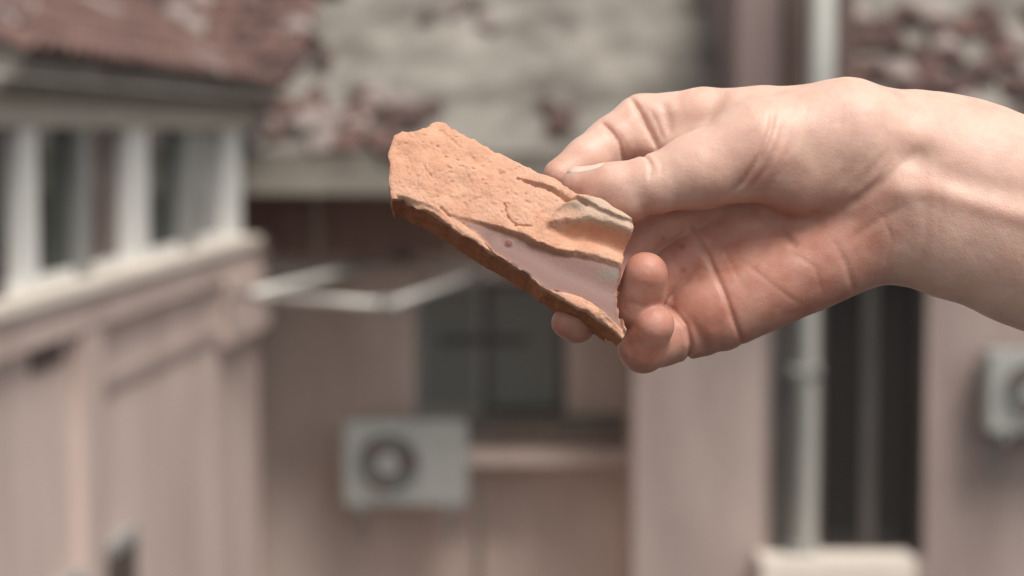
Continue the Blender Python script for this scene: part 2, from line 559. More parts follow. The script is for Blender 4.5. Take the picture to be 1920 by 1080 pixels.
# ------------------------------------------------------------------ air conditioners
def aircon(label, x0, x1, yb, z0, z1):
    d = .3
    t = thing('air_conditioner', label, 'air conditioner', ((x0 + x1) / 2, yb, z0), 'air conditioner units on the walls')
    h, wd = z1 - z0, x1 - x0
    yf = yb - d
    me = bmesh.new()
    bmesh.ops.create_cube(me, size=1)
    for vv in me.verts:
        vv.co = Vector((vv.co.x * wd, vv.co.y * d, (vv.co.z + .5) * h))
    bmesh.ops.bevel(me, geom=me.edges[:], offset=.02, segments=2, affect='EDGES')
    m = bpy.data.meshes.new('casing')
    me.to_mesh(m); me.free()
    m.materials.append(M['ac_white'])
    o = bpy.data.objects.new('casing', m)
    COL.objects.link(o)
    finish(o, t, Vector(((x0 + x1) / 2, yb - d / 2, z0)))
    cx, cz, R = x0 + wd * .36, z0 + h * .5, h * .40
    vs, fs = [], []
    n = 36
    for ring, (r, yy) in enumerate(((R, yf - .004), (R * .97, yf - .02), (R * .9, yf - .02), (R * .88, yf - .004))):
        for k in range(n):
            a = 2 * math.pi * k / n
            vs.append((cx + r * math.cos(a), yy, cz + r * math.sin(a)))
    for ring in range(3):
        for k in range(n):
            k2 = (k + 1) % n
            fs.append((ring * n + k, ring * n + k2, (ring + 1) * n + k2, (ring + 1) * n + k))
    mk('fan_ring', vs, fs, M['ac_white'], t, True)
    vs = [(cx + R * .9 * math.cos(2 * math.pi * k / n), yf - .003, cz + R * .9 * math.sin(2 * math.pi * k / n)) for k in range(n)]
    mk('fan_well', vs, [tuple(range(n))], M['ac_dark'], t)
    vs = [(cx + R * .3 * math.cos(2 * math.pi * k / n), yf - .012, cz + R * .3 * math.sin(2 * math.pi * k / n)) for k in range(n)]
    vs += [(cx + R * .3 * math.cos(2 * math.pi * k / n), yf - .004, cz + R * .3 * math.sin(2 * math.pi * k / n)) for k in range(n)]
    mk('fan_hub', vs, [tuple(range(n))] + [(k, (k + 1) % n, n + (k + 1) % n, n + k) for k in range(n)], M['ac_white'], t)
    for b in range(3):
        a0 = b * 2.094
        vs = []
        for r, da, yy in ((.3, -.25, -.008), (.86, -.1, -.006), (.86, .55, -.011), (.3, .35, -.012)):
            vs.append((cx + R * r * math.cos(a0 + da), yf + yy, cz + R * r * math.sin(a0 + da)))
        mk('fan_blade', vs, [(0, 1, 2, 3)], M['dark_brown'], t)
    box('badge', x0 + wd * .80, x0 + wd * .88, yf - .006, yf - .001, z0 + h * .7, z0 + h * .8, M['grey_frame'], t)
    for xx in (x0 + wd * .15, x0 + wd * .85):
        boxes('bracket', [(xx - .02, xx + .02, yf - .03, yb + .05, z0 - .05, z0 - .002), (xx - .02, xx + .02, yb + .01, yb + .05, z0 - .35, z0 - .051)], M['grey_frame'], t)
    hv, hf = tube([(x1 - .02, yb - .12, z0 + .15), (x1 + .07, yb - .12, z0 + .12), (x1 + .10, yb - .08, z0 - .1), (x1 + .08, yb + .02, z0 - .35), (x1 + .05, yb + .06, z0 - .9)], .022, 8)
    mk('hose', hv, hf, M['lip'], t, True)
    return t


aircon('grey white air conditioner with dark fan below the recessed window', xat(640, 15.7), xat(876, 15.7), YR - .4, zat(950, 15.7), zat(790, 15.7))
aircon('cream air conditioner fixed to the pink wall at the right edge', xat(1862, 14.6), xat(2090, 14.6), YF - .05, zat(815, 14.6), zat(662, 14.6))


# ------------------------------------------------------------------ implicit-surface tools for the hand and the tile shard
def vnoise(x, y, z, seed=0):
    """smooth value noise in -1..1"""
    rs = np.random.RandomState(seed)
    T = rs.rand(64, 64, 64).astype(np.float32) * 2 - 1
    xi, yi, zi = np.floor(x).astype(int), np.floor(y).astype(int), np.floor(z).astype(int)
    fx, fy, fz = x - xi, y - yi, z - zi
    fx, fy, fz = [t * t * (3 - 2 * t) for t in (fx, fy, fz)]
    r = 0
    for a in (0, 1):
        for b in (0, 1):
            for c in (0, 1):
                wgt = (fx if a else 1 - fx) * (fy if b else 1 - fy) * (fz if c else 1 - fz)
                r = r + wgt * T[(xi + a) & 63, (yi + b) & 63, (zi + c) & 63]
    return r


def smin(a, b, k):
    h = np.maximum(k - np.abs(a - b), 0) / k
    return np.minimum(a, b) - h * h * k * .25


def surface_nets(F, ax):
    nx, ny, nz = F.shape
    S = F < 0
    c = S.astype(np.int8)
    cnt = sum(c[i:nx - 1 + i, j:ny - 1 + j, k:nz - 1 + k] for i in (0, 1) for j in (0, 1) for k in (0, 1))
    act = (cnt > 0) & (cnt < 8)
    I = np.argwhere(act)
    vid = -np.ones(act.shape, np.int64)
    vid[tuple(I.T)] = np.arange(len(I))
    acc = np.zeros((len(I), 3)); num = np.zeros(len(I))
    corners = [(i, j, k) for i in (0, 1) for j in (0, 1) for k in (0, 1)]
    X = [np.asarray(a, float) for a in ax]
    for a in corners:
        for d in range(3):
            if a[d]: continue
            b = list(a); b[d] = 1
            ia, ib = I + np.array(a), I + np.array(b)
            fa, fb = F[tuple(ia.T)], F[tuple(ib.T)]
            m = (fa < 0) != (fb < 0)
            t = np.where(m, fa / np.where(m, fa - fb, 1), 0)
            pa = np.stack([X[q][ia[:, q]] for q in range(3)], 1)
            pb = np.stack([X[q][ib[:, q]] for q in range(3)], 1)
            acc[m] += (pa + (pb - pa) * t[:, None])[m]
            num[m] += 1
    V = acc / num[:, None]
    Q = []
    for d in range(3):
        s0 = [slice(None)] * 3; s1 = [slice(None)] * 3
        s0[d] = slice(0, -1); s1[d] = slice(1, None)
        ch = S[tuple(s0)] != S[tuple(s1)]
        E = np.argwhere(ch)
        e1, e2 = (d + 1) % 3, (d + 2) % 3
        ok = (E[:, e1] > 0) & (E[:, e2] > 0) & (E[:, e1] < F.shape[e1] - 1) & (E[:, e2] < F.shape[e2] - 1)
        E = E[ok]
        ins = S[tuple(E.T)]
        q = []
        for (da, db) in ((-1, -1), (0, -1), (0, 0), (-1, 0)):
            J = E.copy(); J[:, e1] += da; J[:, e2] += db
            q.append(vid[tuple(J.T)])
        q = np.stack(q, 1)
        q[~ins] = q[~ins][:, ::-1]
        Q.append(q)
    return V, np.concatenate(Q)


def relax(V, Q, it=2, lam=.5):
    E = np.concatenate([Q[:, [0, 1]], Q[:, [1, 2]], Q[:, [2, 3]], Q[:, [3, 0]]])
    for k in range(it):
        A = np.zeros_like(V); n = np.zeros(len(V))
        for a, b in ((0, 1), (1, 0)):
            np.add.at(A, E[:, a], V[E[:, b]]); np.add.at(n, E[:, a], 1)
        V = V + lam * (A / n[:, None] - V)
    return V


def seg2d(x, y, pts):
    d = None
    for (ax, ay), (bx, by) in zip(pts[:-1], pts[1:]):
        vx, vy = bx - ax, by - ay
        t = np.clip(((x - ax) * vx + (y - ay) * vy) / (vx * vx + vy * vy), 0, 1)
        e = np.hypot(x - ax - t * vx, y - ay - t * vy)
        d = e if d is None else np.minimum(d, e)
    return d


def polysd(x, y, pts):
    """signed distance to a closed polygon, negative inside"""
    d = seg2d(x, y, pts + [pts[0]])
    ins = np.zeros(x.shape, bool)
    n = len(pts)
    for i in range(n):
        ax, ay = pts[i]; bx, by = pts[(i + 1) % n]
        if ay == by: continue
        c = ((ay > y) != (by > y)) & (x < (bx - ax) * (y - ay) / (by - ay) + ax)
        ins ^= c
    return np.where(ins, -d, d)


def sstep(a, b, x):
    t = np.clip((x - a) / (b - a), 0, 1)
    return t * t * (3 - 2 * t)


# frame of the hand: x right, y away, z up, unit 0.18 mm, tilted with the line of sight
U = HAND_D / FPX
HROT = Matrix((RIGHT, FWD, UP)).transposed()


def hand_world(V):
    """V: (x, y-down, depth) in units -> metres in the hand frame, origin on the wrist"""
    return np.stack([(V[:, 0] - 1400), V[:, 2], -(V[:, 1] - 420)], 1) * U


HORIG = Vector((0, 0, CAM_Z)) + FWD * HAND_D + RIGHT * ((1400 - 960) * U) - UP * ((420 - 540) * U)


def net_object(name, V, Q, mat, attrs=None):
    W = hand_world(V)
    me = bpy.data.meshes.new(name)
    me.vertices.add(len(W))
    me.vertices.foreach_set('co', W.astype(np.float32).ravel())
    me.loops.add(Q.size)
    me.loops.foreach_set('vertex_index', Q.astype(np.int32).ravel())
    me.polygons.add(len(Q))
    me.polygons.foreach_set('loop_start', np.arange(0, Q.size, 4, dtype=np.int32))
    me.polygons.foreach_set('loop_total', np.full(len(Q), 4, np.int32))
    me.polygons.foreach_set('use_smooth', np.ones(len(Q), bool))
    me.update(calc_edges=True)
    me.validate()
    for k, a in (attrs or {}).items():
        at_ = me.attributes.new(k, 'FLOAT', 'POINT')
        at_.data.foreach_set('value', a.astype(np.float32))
    bm = bmesh.new(); bm.from_mesh(me)
    bmesh.ops.recalc_face_normals(bm, faces=bm.faces)
    bm.to_mesh(me); bm.free()
    me.materials.append(mat)
    o = bpy.data.objects.new(name, me)
    COL.objects.link(o)
    o.matrix_world = Matrix.Translation(HORIG) @ HROT.to_4x4()
    return o


# ------------------------------------------------------------------ hand
def build_hand():
    step = 3.0
    xs = np.concatenate([np.arange(985, 1990, step), np.arange(1992, 2900, 16)])
    ys = np.concatenate([np.arange(130, 715, step), np.arange(718, 1240, 12)])
    zs = np.concatenate([np.arange(-370, -192, 14), np.arange(-190, 250, step)])
    X, Y, Z = [a.astype(np.float32) for a in (xs, ys, zs)]
    shape = (len(X), len(Y), len(Z))
    BIG = 60.0

    def cap(F, a, b, ra, rb, k=0, al=1.0):
        """add a tapered limb from a to b into field F, smooth over k; al flattens it in depth"""
        m = max(ra, rb) + max(k, 6) + 30
        lo = [min(a[i], b[i]) - m for i in range(3)]; hi = [max(a[i], b[i]) + m for i in range(3)]
        sl = tuple(slice(int(np.searchsorted(g_, l)), int(np.searchsorted(g_, h))) for g_, l, h in zip((X, Y, Z), lo, hi))
        x, y, z = np.meshgrid(X[sl[0]], Y[sl[1]], Z[sl[2]] / al, indexing='ij', sparse=True)
        a = (a[0], a[1], a[2] / al); b = (b[0], b[1], b[2] / al)
        v = [b[i] - a[i] for i in range(3)]
        L = sum(t * t for t in v)
        t = np.clip(((x - a[0]) * v[0] + (y - a[1]) * v[1] + (z - a[2]) * v[2]) / L, 0, 1)
        d = np.sqrt((x - a[0] - t * v[0]) ** 2 + (y - a[1] - t * v[1]) ** 2 + (z - a[2] - t * v[2]) ** 2) - (ra + (rb - ra) * t)
        F[sl] = smin(F[sl], d, k) if k else np.minimum(F[sl], d)

    def field():
        return np.full(shape, BIG, np.float32)

    # palm, wrist and forearm
    P = field()
    WR = (1712, 346, 25)
    cap(P, WR, (1800, 368, 10), 168, 176, 0, .66)
    cap(P, (1795, 372, 10), (1960, 428, -15), 183, 186, 40, .56)
    cap(P, (1960, 428, -15), (2600, 660, -90), 186, 262, 40, .72)
    cap(P, WR, (1560, 330, 45), 150, 120, 60, .5)
    for (mx, my, mz, r) in ((1440, 226, 62, 62), (1345, 360, 80, 60), (1318, 470, 76, 58), (1318, 585, 46, 56)):
        cap(P, (1660, 340 + (my - 400) * .3, 45), (mx, my, mz), 78, r, 40, .8)
    cap(P, (1345, 590, 24), (1645, 446, 18), 72, 84, 40, .85)          # outer edge of the palm
    cap(P, (1345, 500, 66), (1560, 420, 60), 64, 70, 30, .8)
    # thumb base
    cap(P, (1420, 285, -28), (1590, 258, -8), 92, 102, 40, .8)
    cap(P, (1590, 262, -5), (1690, 300, 15), 100, 110, 50, .75)
    cap(P, (1400, 222, 55), (1590, 235, 20), 62, 78, 30, .9)           # web and back of the hand
    cap(P, (1340, 265, 50), (1450, 260, 30), 45, 70, 25, .9)
    cap(P, (1500, 325, -20), (1560, 320, -10), 78, 78, 30, .8)
    cap(P, (1785, 262, 40), (1800, 266, 40), 80, 80, 25)
    H = P.copy()
    # thumb
    T = field()
    cap(T, (1083, 348, -26), (1150, 356, -30), 33, 47, 0)
    cap(T, (1120, 364, -30), (1175, 374, -34), 38, 46, 12)
    cap(T, (1150, 352, -30), (1225, 348, -34), 46, 54, 14)
    cap(T, (1225, 345, -34), (1310, 322, -34), 53, 68, 16)
    cap(T, (1310, 322, -34), (1420, 285, -28), 70, 94, 24, .9)
    H = smin(H, T, 18)
    # index finger, arched behind the shard
    I = field()
    cap(I, (1450, 216, 64), (1330, 210, 95), 58, 54, 0)
    cap(I, (1330, 210, 95), (1212, 218, 118), 53, 52, 16)
    cap(I, (1212, 218, 118), (1150, 262, 98), 51, 48, 14)
    cap(I, (1150, 262, 98), (1102, 298, 72), 47, 45, 14)
    cap(I, (1102, 298, 72), (1052, 328, 40), 43, 34, 14)
    cap(I, (1225, 258, 100), (1340, 262, 80), 42, 48, 20)
    H = smin(H, I, 8)
    # middle finger, behind the shard, its tip shows below
    Mf = field()
    cap(Mf, (1345, 362, 80), (1205, 445, 80), 55, 50, 0)
    cap(Mf, (1205, 445, 80), (1135, 535, 15), 48, 43, 14)
    cap(Mf, (1135, 550, 5), (1078, 604, -52), 42, 37, 14)
    cap(Mf, (1078, 604, -52), (1062, 604, -62), 36, 30, 8)
    H = smin(H, Mf, 7)
    # ring finger
    R_ = field()
    cap(R_, (1318, 470, 76), (1208, 545, 62), 54, 50, 0)
    cap(R_, (1208, 545, 62), (1192, 578, -30), 48, 46, 14)
    cap(R_, (1192, 578, -42), (1206, 515, -74), 46, 41, 20)
    H = smin(H, R_, 5)
    # little finger
    K = field()
    cap(K, (1318, 612, 40), (1240, 638, 20), 58, 50, 0)
    cap(K, (1240, 638, 20), (1206, 652, -30), 48, 44, 10)
    cap(K, (1200, 652, -40), (1220, 609, -68), 42, 39, 14)
    cap(K, (1250, 592, 62), (1330, 560, 70), 42, 50, 12)
    H = smin(H, K, 4)
    F = H
    # folds of the skin
    gx, gy = np.meshgrid(X, Y, indexing='ij')

    def fold(pts, amp, wd, z0=-400, z1=400, fade=True):
        d = seg2d(gx, gy, pts)
        g2 = amp * np.exp(-(d / wd) ** 2)
        if fade:
            s = polyparam(gx, gy, pts)
            g2 = g2 * np.clip(np.sin(np.clip(s, 0, 1) * math.pi) * 1.6, 0.0, 1)
        zm = (Z > z0) & (Z < z1)
        F[:, :, zm] += g2[:, :, None].astype(np.float32)

    def polyparam(x, y, pts):
        best = np.full(x.shape, 1e9); s = np.zeros(x.shape)
        Ls = [math.hypot(b[0] - a[0], b[1] - a[1]) for a, b in zip(pts[:-1], pts[1:])]
        tot = sum(Ls); acc = 0
        for (a, b), l in zip(zip(pts[:-1], pts[1:]), Ls):
            vx, vy = b[0] - a[0], b[1] - a[1]
            t = np.clip(((x - a[0]) * vx + (y - a[1]) * vy) / (l * l), 0, 1)
            d = np.hypot(x - a[0] - t * vx, y - a[1] - t * vy)
            m = d < best
            s[m] = ((acc + t * l) / tot)[m]; best[m] = d[m]
            acc += l
        return s

    fold([(1128, 222), (1146, 240), (1163, 262), (1174, 296), (1178, 310)], 7, 5, 40, 250)
    fold([(1120, 215), (1155, 260), (1176, 310)], 4, 16, 40, 250)
    fold([(1184, 168), (1204, 205), (1226, 248), (1242, 285)], 8, 5, 40, 250)
    fold([(1186, 175), (1210, 215), (1244, 285)], 4, 16, 40, 250)
    fold([(1246, 180), (1256, 215), (1262, 255)], 4, 9, 40, 250)
    fold([(1196, 285), (1211, 304), (1216, 322), (1211, 345)], 4.5, 3.5, -400, 0)
    fold([(1222, 290), (1234, 316), (1232, 340)], 1.5, 5, -400, 0)
    fold([(1442, 205), (1432, 250), (1412, 300), (1385, 342), (1350, 378)], 6.5, 6, -400, 10)
    fold([(1460, 225), (1450, 265), (1424, 322), (1385, 372)], 4.0, 6.5, -400, 10)
    fold([(1476, 240), (1466, 285), (1438, 345), (1405, 392)], 2.2, 8, -400, 10)
    fold([(1283, 398), (1305, 435), (1330, 480), (1350, 535), (1370, 595), (1402, 668)], 6, 5, -120, 90)
    fold([(1240, 566), (1264, 582), (1284, 608), (1294, 645), (1290, 705)], 8, 5, -120, 90)
    fold([(1395, 380), (1430, 405), (1470, 440), (1500, 480)], 5, 8, -30, 120)
    fold([(1690, 385), (1640, 412), (1600, 440), (1562, 470)], 2.6, 8, -120, 90)
    fold([(1555, 450), (1575, 490), (1604, 560)], 2.6, 6, -120, 90)
    fold([(1340, 590), (1345, 630), (1360, 670)], 3, 12, -120, 60)
    fold([(1716, 370), (1720, 440), (1712, 540)], 2.0, 9, -400, 60)
    fold([(1716, 280), (1690, 302), (1650, 338), (1606, 372), (1560, 398)], 5.5, 10, -400, 40)
    fold([(1650, 285), (1618, 325), (1585, 362)], 2.0, 10, -400, 40)
    fold([(1625, 275), (1595, 310), (1560, 350)], 1.2, 10, -400, 40)
    fold([(1158, 238), (1172, 258), (1184, 290)], 2.0, 3.2, 40, 250)
    fold([(1222, 196), (1236, 226), (1250, 262)], 2.4, 3.4, 40, 250)
    fold([(1206, 300), (1222, 318), (1222, 342)], 1.6, 2.6, -400, 0)
    fold([(1320, 420), (1360, 470), (1390, 540)], 1.4, 4, -120, 110)
    fold([(1300, 500), (1340, 512), (1400, 500)], 1.3, 4, -120, 110)
    fold([(1380, 480), (1450, 540), (1500, 575)], 1.6, 4, -120, 110)
    fold([(1470, 470), (1520, 500), (1540, 560)], 1.4, 4, -120, 110)
    fold([(1738, 330), (1744, 400), (1738, 480)], .9, 8, -400, 60)
    fold([(1640, 400), (1660, 450), (1650, 510)], 1.5, 4.5, -400, 60)
    fold([(1660, 300), (1630, 345), (1600, 372)], 1.8, 4, -400, 40)
    fold([(1172, 566), (1200, 574), (1234, 566)], .8, 4, -400, 60)
    for q in range(9):
        ox = 1480 + q * 22
        fold([(ox, 200 + q * 6), (ox - 14, 250 + q * 5), (ox - 40, 300 + q * 4)], .8, 3.2, -400, 20)
    d = np.hypot((gx - 1702) / 46, (gy - 300) / 26)
    F[:, :, Z < 40] += (16 * np.exp(-d ** 2))[:, :, None].astype(np.float32)
    d = seg2d(gx, gy, [(1712, 318), (1800, 348), (1930, 380), (2050, 420)])
    F[:, :, Z < 0] += (7 * np.exp(-(d / 22) ** 2))[:, :, None].astype(np.float32)
    d = seg2d(gx, gy, [(1672, 362), (1730, 362), (1820, 392), (1930, 424), (2050, 470)])
    F[:, :, Z < 0] -= (7 * np.exp(-(d / 18) ** 2))[:, :, None].astype(np.float32)
    # uneven flesh
    n1 = vnoise(gx / 42, gy / 42, gx * 0 + .5, 5) * 1.6 + vnoise(gx / 18, gy / 18, gx * 0 + 3.5, 6) * .5
    F += n1[:, :, None].astype(np.float32)
    V, Q = surface_nets(F, (X, Y, Z))
    V = relax(V, Q, 2, .4)
    x, y, z = V.T
    # redder skin of the palm and the finger pads
    red = sstep(1780, 1560, x) * sstep(300, 470, y + (x - 1400) * .15) * .75
    for (cx, cy, cz, r) in ((1095, 365, -40, 60), (1208, 510, -50, 55), (1216, 608, -40, 55), (1060, 325, 62, 50)):
        red = np.maximum(red, np.exp(-((x - cx) ** 2 + (y - cy) ** 2 + (z - cz) ** 2) / r ** 2) * .7)
    red = np.maximum(red, np.exp(-((x - 1410) / 60) ** 2 - ((y - 330) / 60) ** 2) * .5)
    spot = np.zeros(len(x))
    for (cx, cy, r) in ((1281, 462, 5.5), (1283, 506, 5), (1246, 446, 4)):
        spot = np.maximum(spot, np.exp(-((x - cx) ** 2 + (y - cy) ** 2) / r ** 2) * (z < 60) * .55)
    return V, Q, {'red': red, 'spot': spot}


def skin_mat():
    m = bpy.data.materials.new('skin')
    m.use_nodes = True
    n = m.node_tree
    p = n.nodes['Principled BSDF']
    at_ = n.nodes.new('ShaderNodeAttribute'); at_.attribute_name = 'red'
    tc = n.nodes.new('ShaderNodeTexCoord')
    a = n.nodes.new('ShaderNodeTexNoise'); a.inputs['Scale'].default_value = 110; a.inputs['Detail'].default_value = 6
    n.links.new(tc.outputs['Object'], a.inputs['Vector'])
    mx = n.nodes.new('ShaderNodeMix'); mx.data_type = 'RGBA'
    mx.inputs['A'].default_value = (0.68, 0.45, 0.365, 1)
    mx.inputs['B'].default_value = (0.41, 0.165, 0.115, 1)
    ad = n.nodes.new('ShaderNodeMath'); ad.operation = 'MULTIPLY_ADD'
    ad.inputs[1].default_value = 0.9; ad.inputs[2].default_value = -0.40
    n.links.new(a.outputs['Fac'], ad.inputs[0])
    ad2 = n.nodes.new('ShaderNodeMath'); ad2.operation = 'ADD'; ad2.use_clamp = True
    n.links.new(ad.outputs[0], ad2.inputs[0]); n.links.new(at_.outputs['Fac'], ad2.inputs[1])
    n.links.new(ad2.outputs[0], mx.inputs['Factor'])
    sp = n.nodes.new('ShaderNodeAttribute'); sp.attribute_name = 'spot'
    ms = n.nodes.new('ShaderNodeMix'); ms.data_type = 'RGBA'; ms.inputs['B'].default_value = (.14, .06, .045, 1)
    n.links.new(mx.outputs['Result'], ms.inputs['A']); n.links.new(sp.outputs['Fac'], ms.inputs['Factor'])
    n.links.new(ms.outputs['Result'], p.inputs['Base Color'])
    p.inputs['Roughness'].default_value = 0.5
    p.inputs['Specular IOR Level'].default_value = 0.5
    p.inputs['Subsurface Weight'].default_value = 0.6
    p.inputs['Subsurface Radius'].default_value = (1.0, 0.32, 0.17)
    p.inputs['Subsurface Scale'].default_value = 0.007
    v = n.nodes.new('ShaderNodeTexVoronoi'); v.inputs['Scale'].default_value = 900; v.feature = 'DISTANCE_TO_EDGE'
    nb = n.nodes.new('ShaderNodeTexNoise'); nb.inputs['Scale'].default_value = 350; nb.inputs['Detail'].default_value = 4
    n.links.new(tc.outputs['Object'], v.inputs['Vector']); n.links.new(tc.outputs['Object'], nb.inputs['Vector'])
    s = n.nodes.new('ShaderNodeMath'); s.operation = 'MULTIPLY_ADD'; s.inputs[1].default_value = .5
    n.links.new(v.outputs['Distance'], s.inputs[0]); n.links.new(nb.outputs['Fac'], s.inputs[2])
    b = n.nodes.new('ShaderNodeBump'); b.inputs['Strength'].default_value = .35; b.inputs['Distance'].default_value = .0005
    n.links.new(s.outputs[0], b.inputs['Height']); n.links.new(b.outputs[0], p.inputs['Normal'])
    return m


V, Q, at_h = build_hand()
hand = net_object('hand', V, Q, skin_mat(), at_h)
tag(hand, 'bare right hand and forearm reaching in from the right, pinching the broken tile', 'hand')
WORIG[hand.name] = HORIG

from mathutils.bvhtree import BVHTree
HAND_BVH = BVHTree.FromPolygons([v_.co.copy() for v_ in hand.data.vertices], [tuple(p_.vertices) for p_ in hand.data.polygons])
nail_m = bpy.data.materials.new('fingernail')
nail_m.use_nodes = True
pn = nail_m.node_tree.nodes['Principled BSDF']
pn.inputs['Base Color'].default_value = (0.70, 0.50, 0.42, 1)
pn.inputs['Roughness'].default_value = 0.3
pn.inputs['Subsurface Weight'].default_value = 0.2
pn.inputs['Subsurface Scale'].default_value = 0.002


def nail(c, axis, normal, length, width, curve):
    """curved plate: c centre of its root-to-tip line (hand units), axis towards the tip"""
    ax = Vector(axis).normalized(); nn = Vector(normal); nn = (nn - ax * nn.dot(ax)).normalized()
    sd = ax.cross(nn)
    vs, fs = [], []
    nu, nv = 9, 9
    for t in (0, 3):
        for j in range(nv):
            v_ = -1 + 2 * j / (nv - 1)
            for i in range(nu):
                u_ = -1 + 2 * i / (nu - 1)
                wv = width / 2 * math.sqrt(max(0.15, 1 - max(0, -u_ - .45) ** 2 * 2 - max(0, u_ - .5) ** 2 * 2.4))
                p = Vector(c) + ax * (u_ * length / 2) + sd * (v_ * wv) - nn * (curve * v_ * v_ + 3.5 * u_ * u_) - nn * t
                vs.append(p)
    N = nu * nv
    for j in range(nv - 1):
        for i in range(nu - 1):
            q = (j * nu + i, j * nu + i + 1, (j + 1) * nu + i + 1, (j + 1) * nu + i)
            fs.append(q); fs.append(tuple(N + k for k in q[::-1]))
    rim = [i for i in range(nu)] + [j * nu + nu - 1 for j in range(1, nv)] + [N - 1 - i for i in range(1, nu)] + [j * nu for j in range(nv - 2, 0, -1)]
    for a, b in zip(rim, rim[1:] + rim[:1]):
        fs.append((a, b, N + b, N + a))
    # press the plate onto the finger: outer face 1.6 units proud, inner face below the skin
    W0 = hand_world(np.array([tuple(p) for p in vs]))
    nl = Vector((nn.x, nn.z, -nn.y)).normalized()
    W = []
    for q, p in enumerate(W0):
        p = Vector(p)
        hit = HAND_BVH.ray_cast(p + nl * (70 * U), -nl, 200 * U)
        base_ = hit[0] if hit[0] is not None else p
        edge = 1 - min(1.0, max(abs(-1 + 2 * (q % nu) / (nu - 1)), abs(-1 + 2 * ((q % N) // nu) / (nv - 1))) ** 6)
        W.append(base_ + nl * ((1.0 + 1.2 * edge) * U) - (nl * (4 * U) if q >= N else Vector()))
    me = bpy.data.meshes.new('fingernail')
    me.from_pydata([tuple(p) for p in W], [], fs)
    bm = bmesh.new(); bm.from_mesh(me); bmesh.ops.recalc_face_normals(bm, faces=bm.faces); bm.to_mesh(me); bm.free()
    me.polygons.foreach_set('use_smooth', [True] * len(me.polygons))
    me.materials.append(nail_m)
    o = bpy.data.objects.new('fingernail', me)
    COL.objects.link(o)
    o.parent = hand
    return o


nail((1098, 318, -24), (-1, .3, .03), (-.25, -1, .12), 72, 52, 14)
nail((1060, 300, 92), (-.8, .5, -.35), (-.45, -.55, .75), 62, 50, 12)

# ------------------------------------------------------------------ the broken tile
TH = math.radians(29)
Lv = np.array([.97, .243, 0.]); M2 = np.array([-.243, .97, 0.]); N0 = np.array([0, 0, -1.])
Mv = math.cos(TH) * M2 + math.sin(TH) * N0
Nv = math.cos(TH) * N0 - math.sin(TH) * M2
TC = np.array([960., 420., 0.])
OUT = [(738, 258), (752, 250), (778, 252), (800, 241), (818, 231), (836, 233), (862, 254), (882, 266), (915, 281), (960, 304), (995, 320),
       (1022, 337), (1060, 360), (1100, 384), (1140, 405), (1166, 424), (1180, 438), (1176, 452), (1172, 478), (1166, 505), (1161, 545), (1163, 590),
       (1173, 624), (1168, 634), (1130, 600), (1092, 578), (1040, 552), (1015, 537), (990, 512), (930, 474), (870, 440), (815, 405), (780, 388), (757, 374),
       (735, 376), (728, 352), (729, 322), (728, 292)]


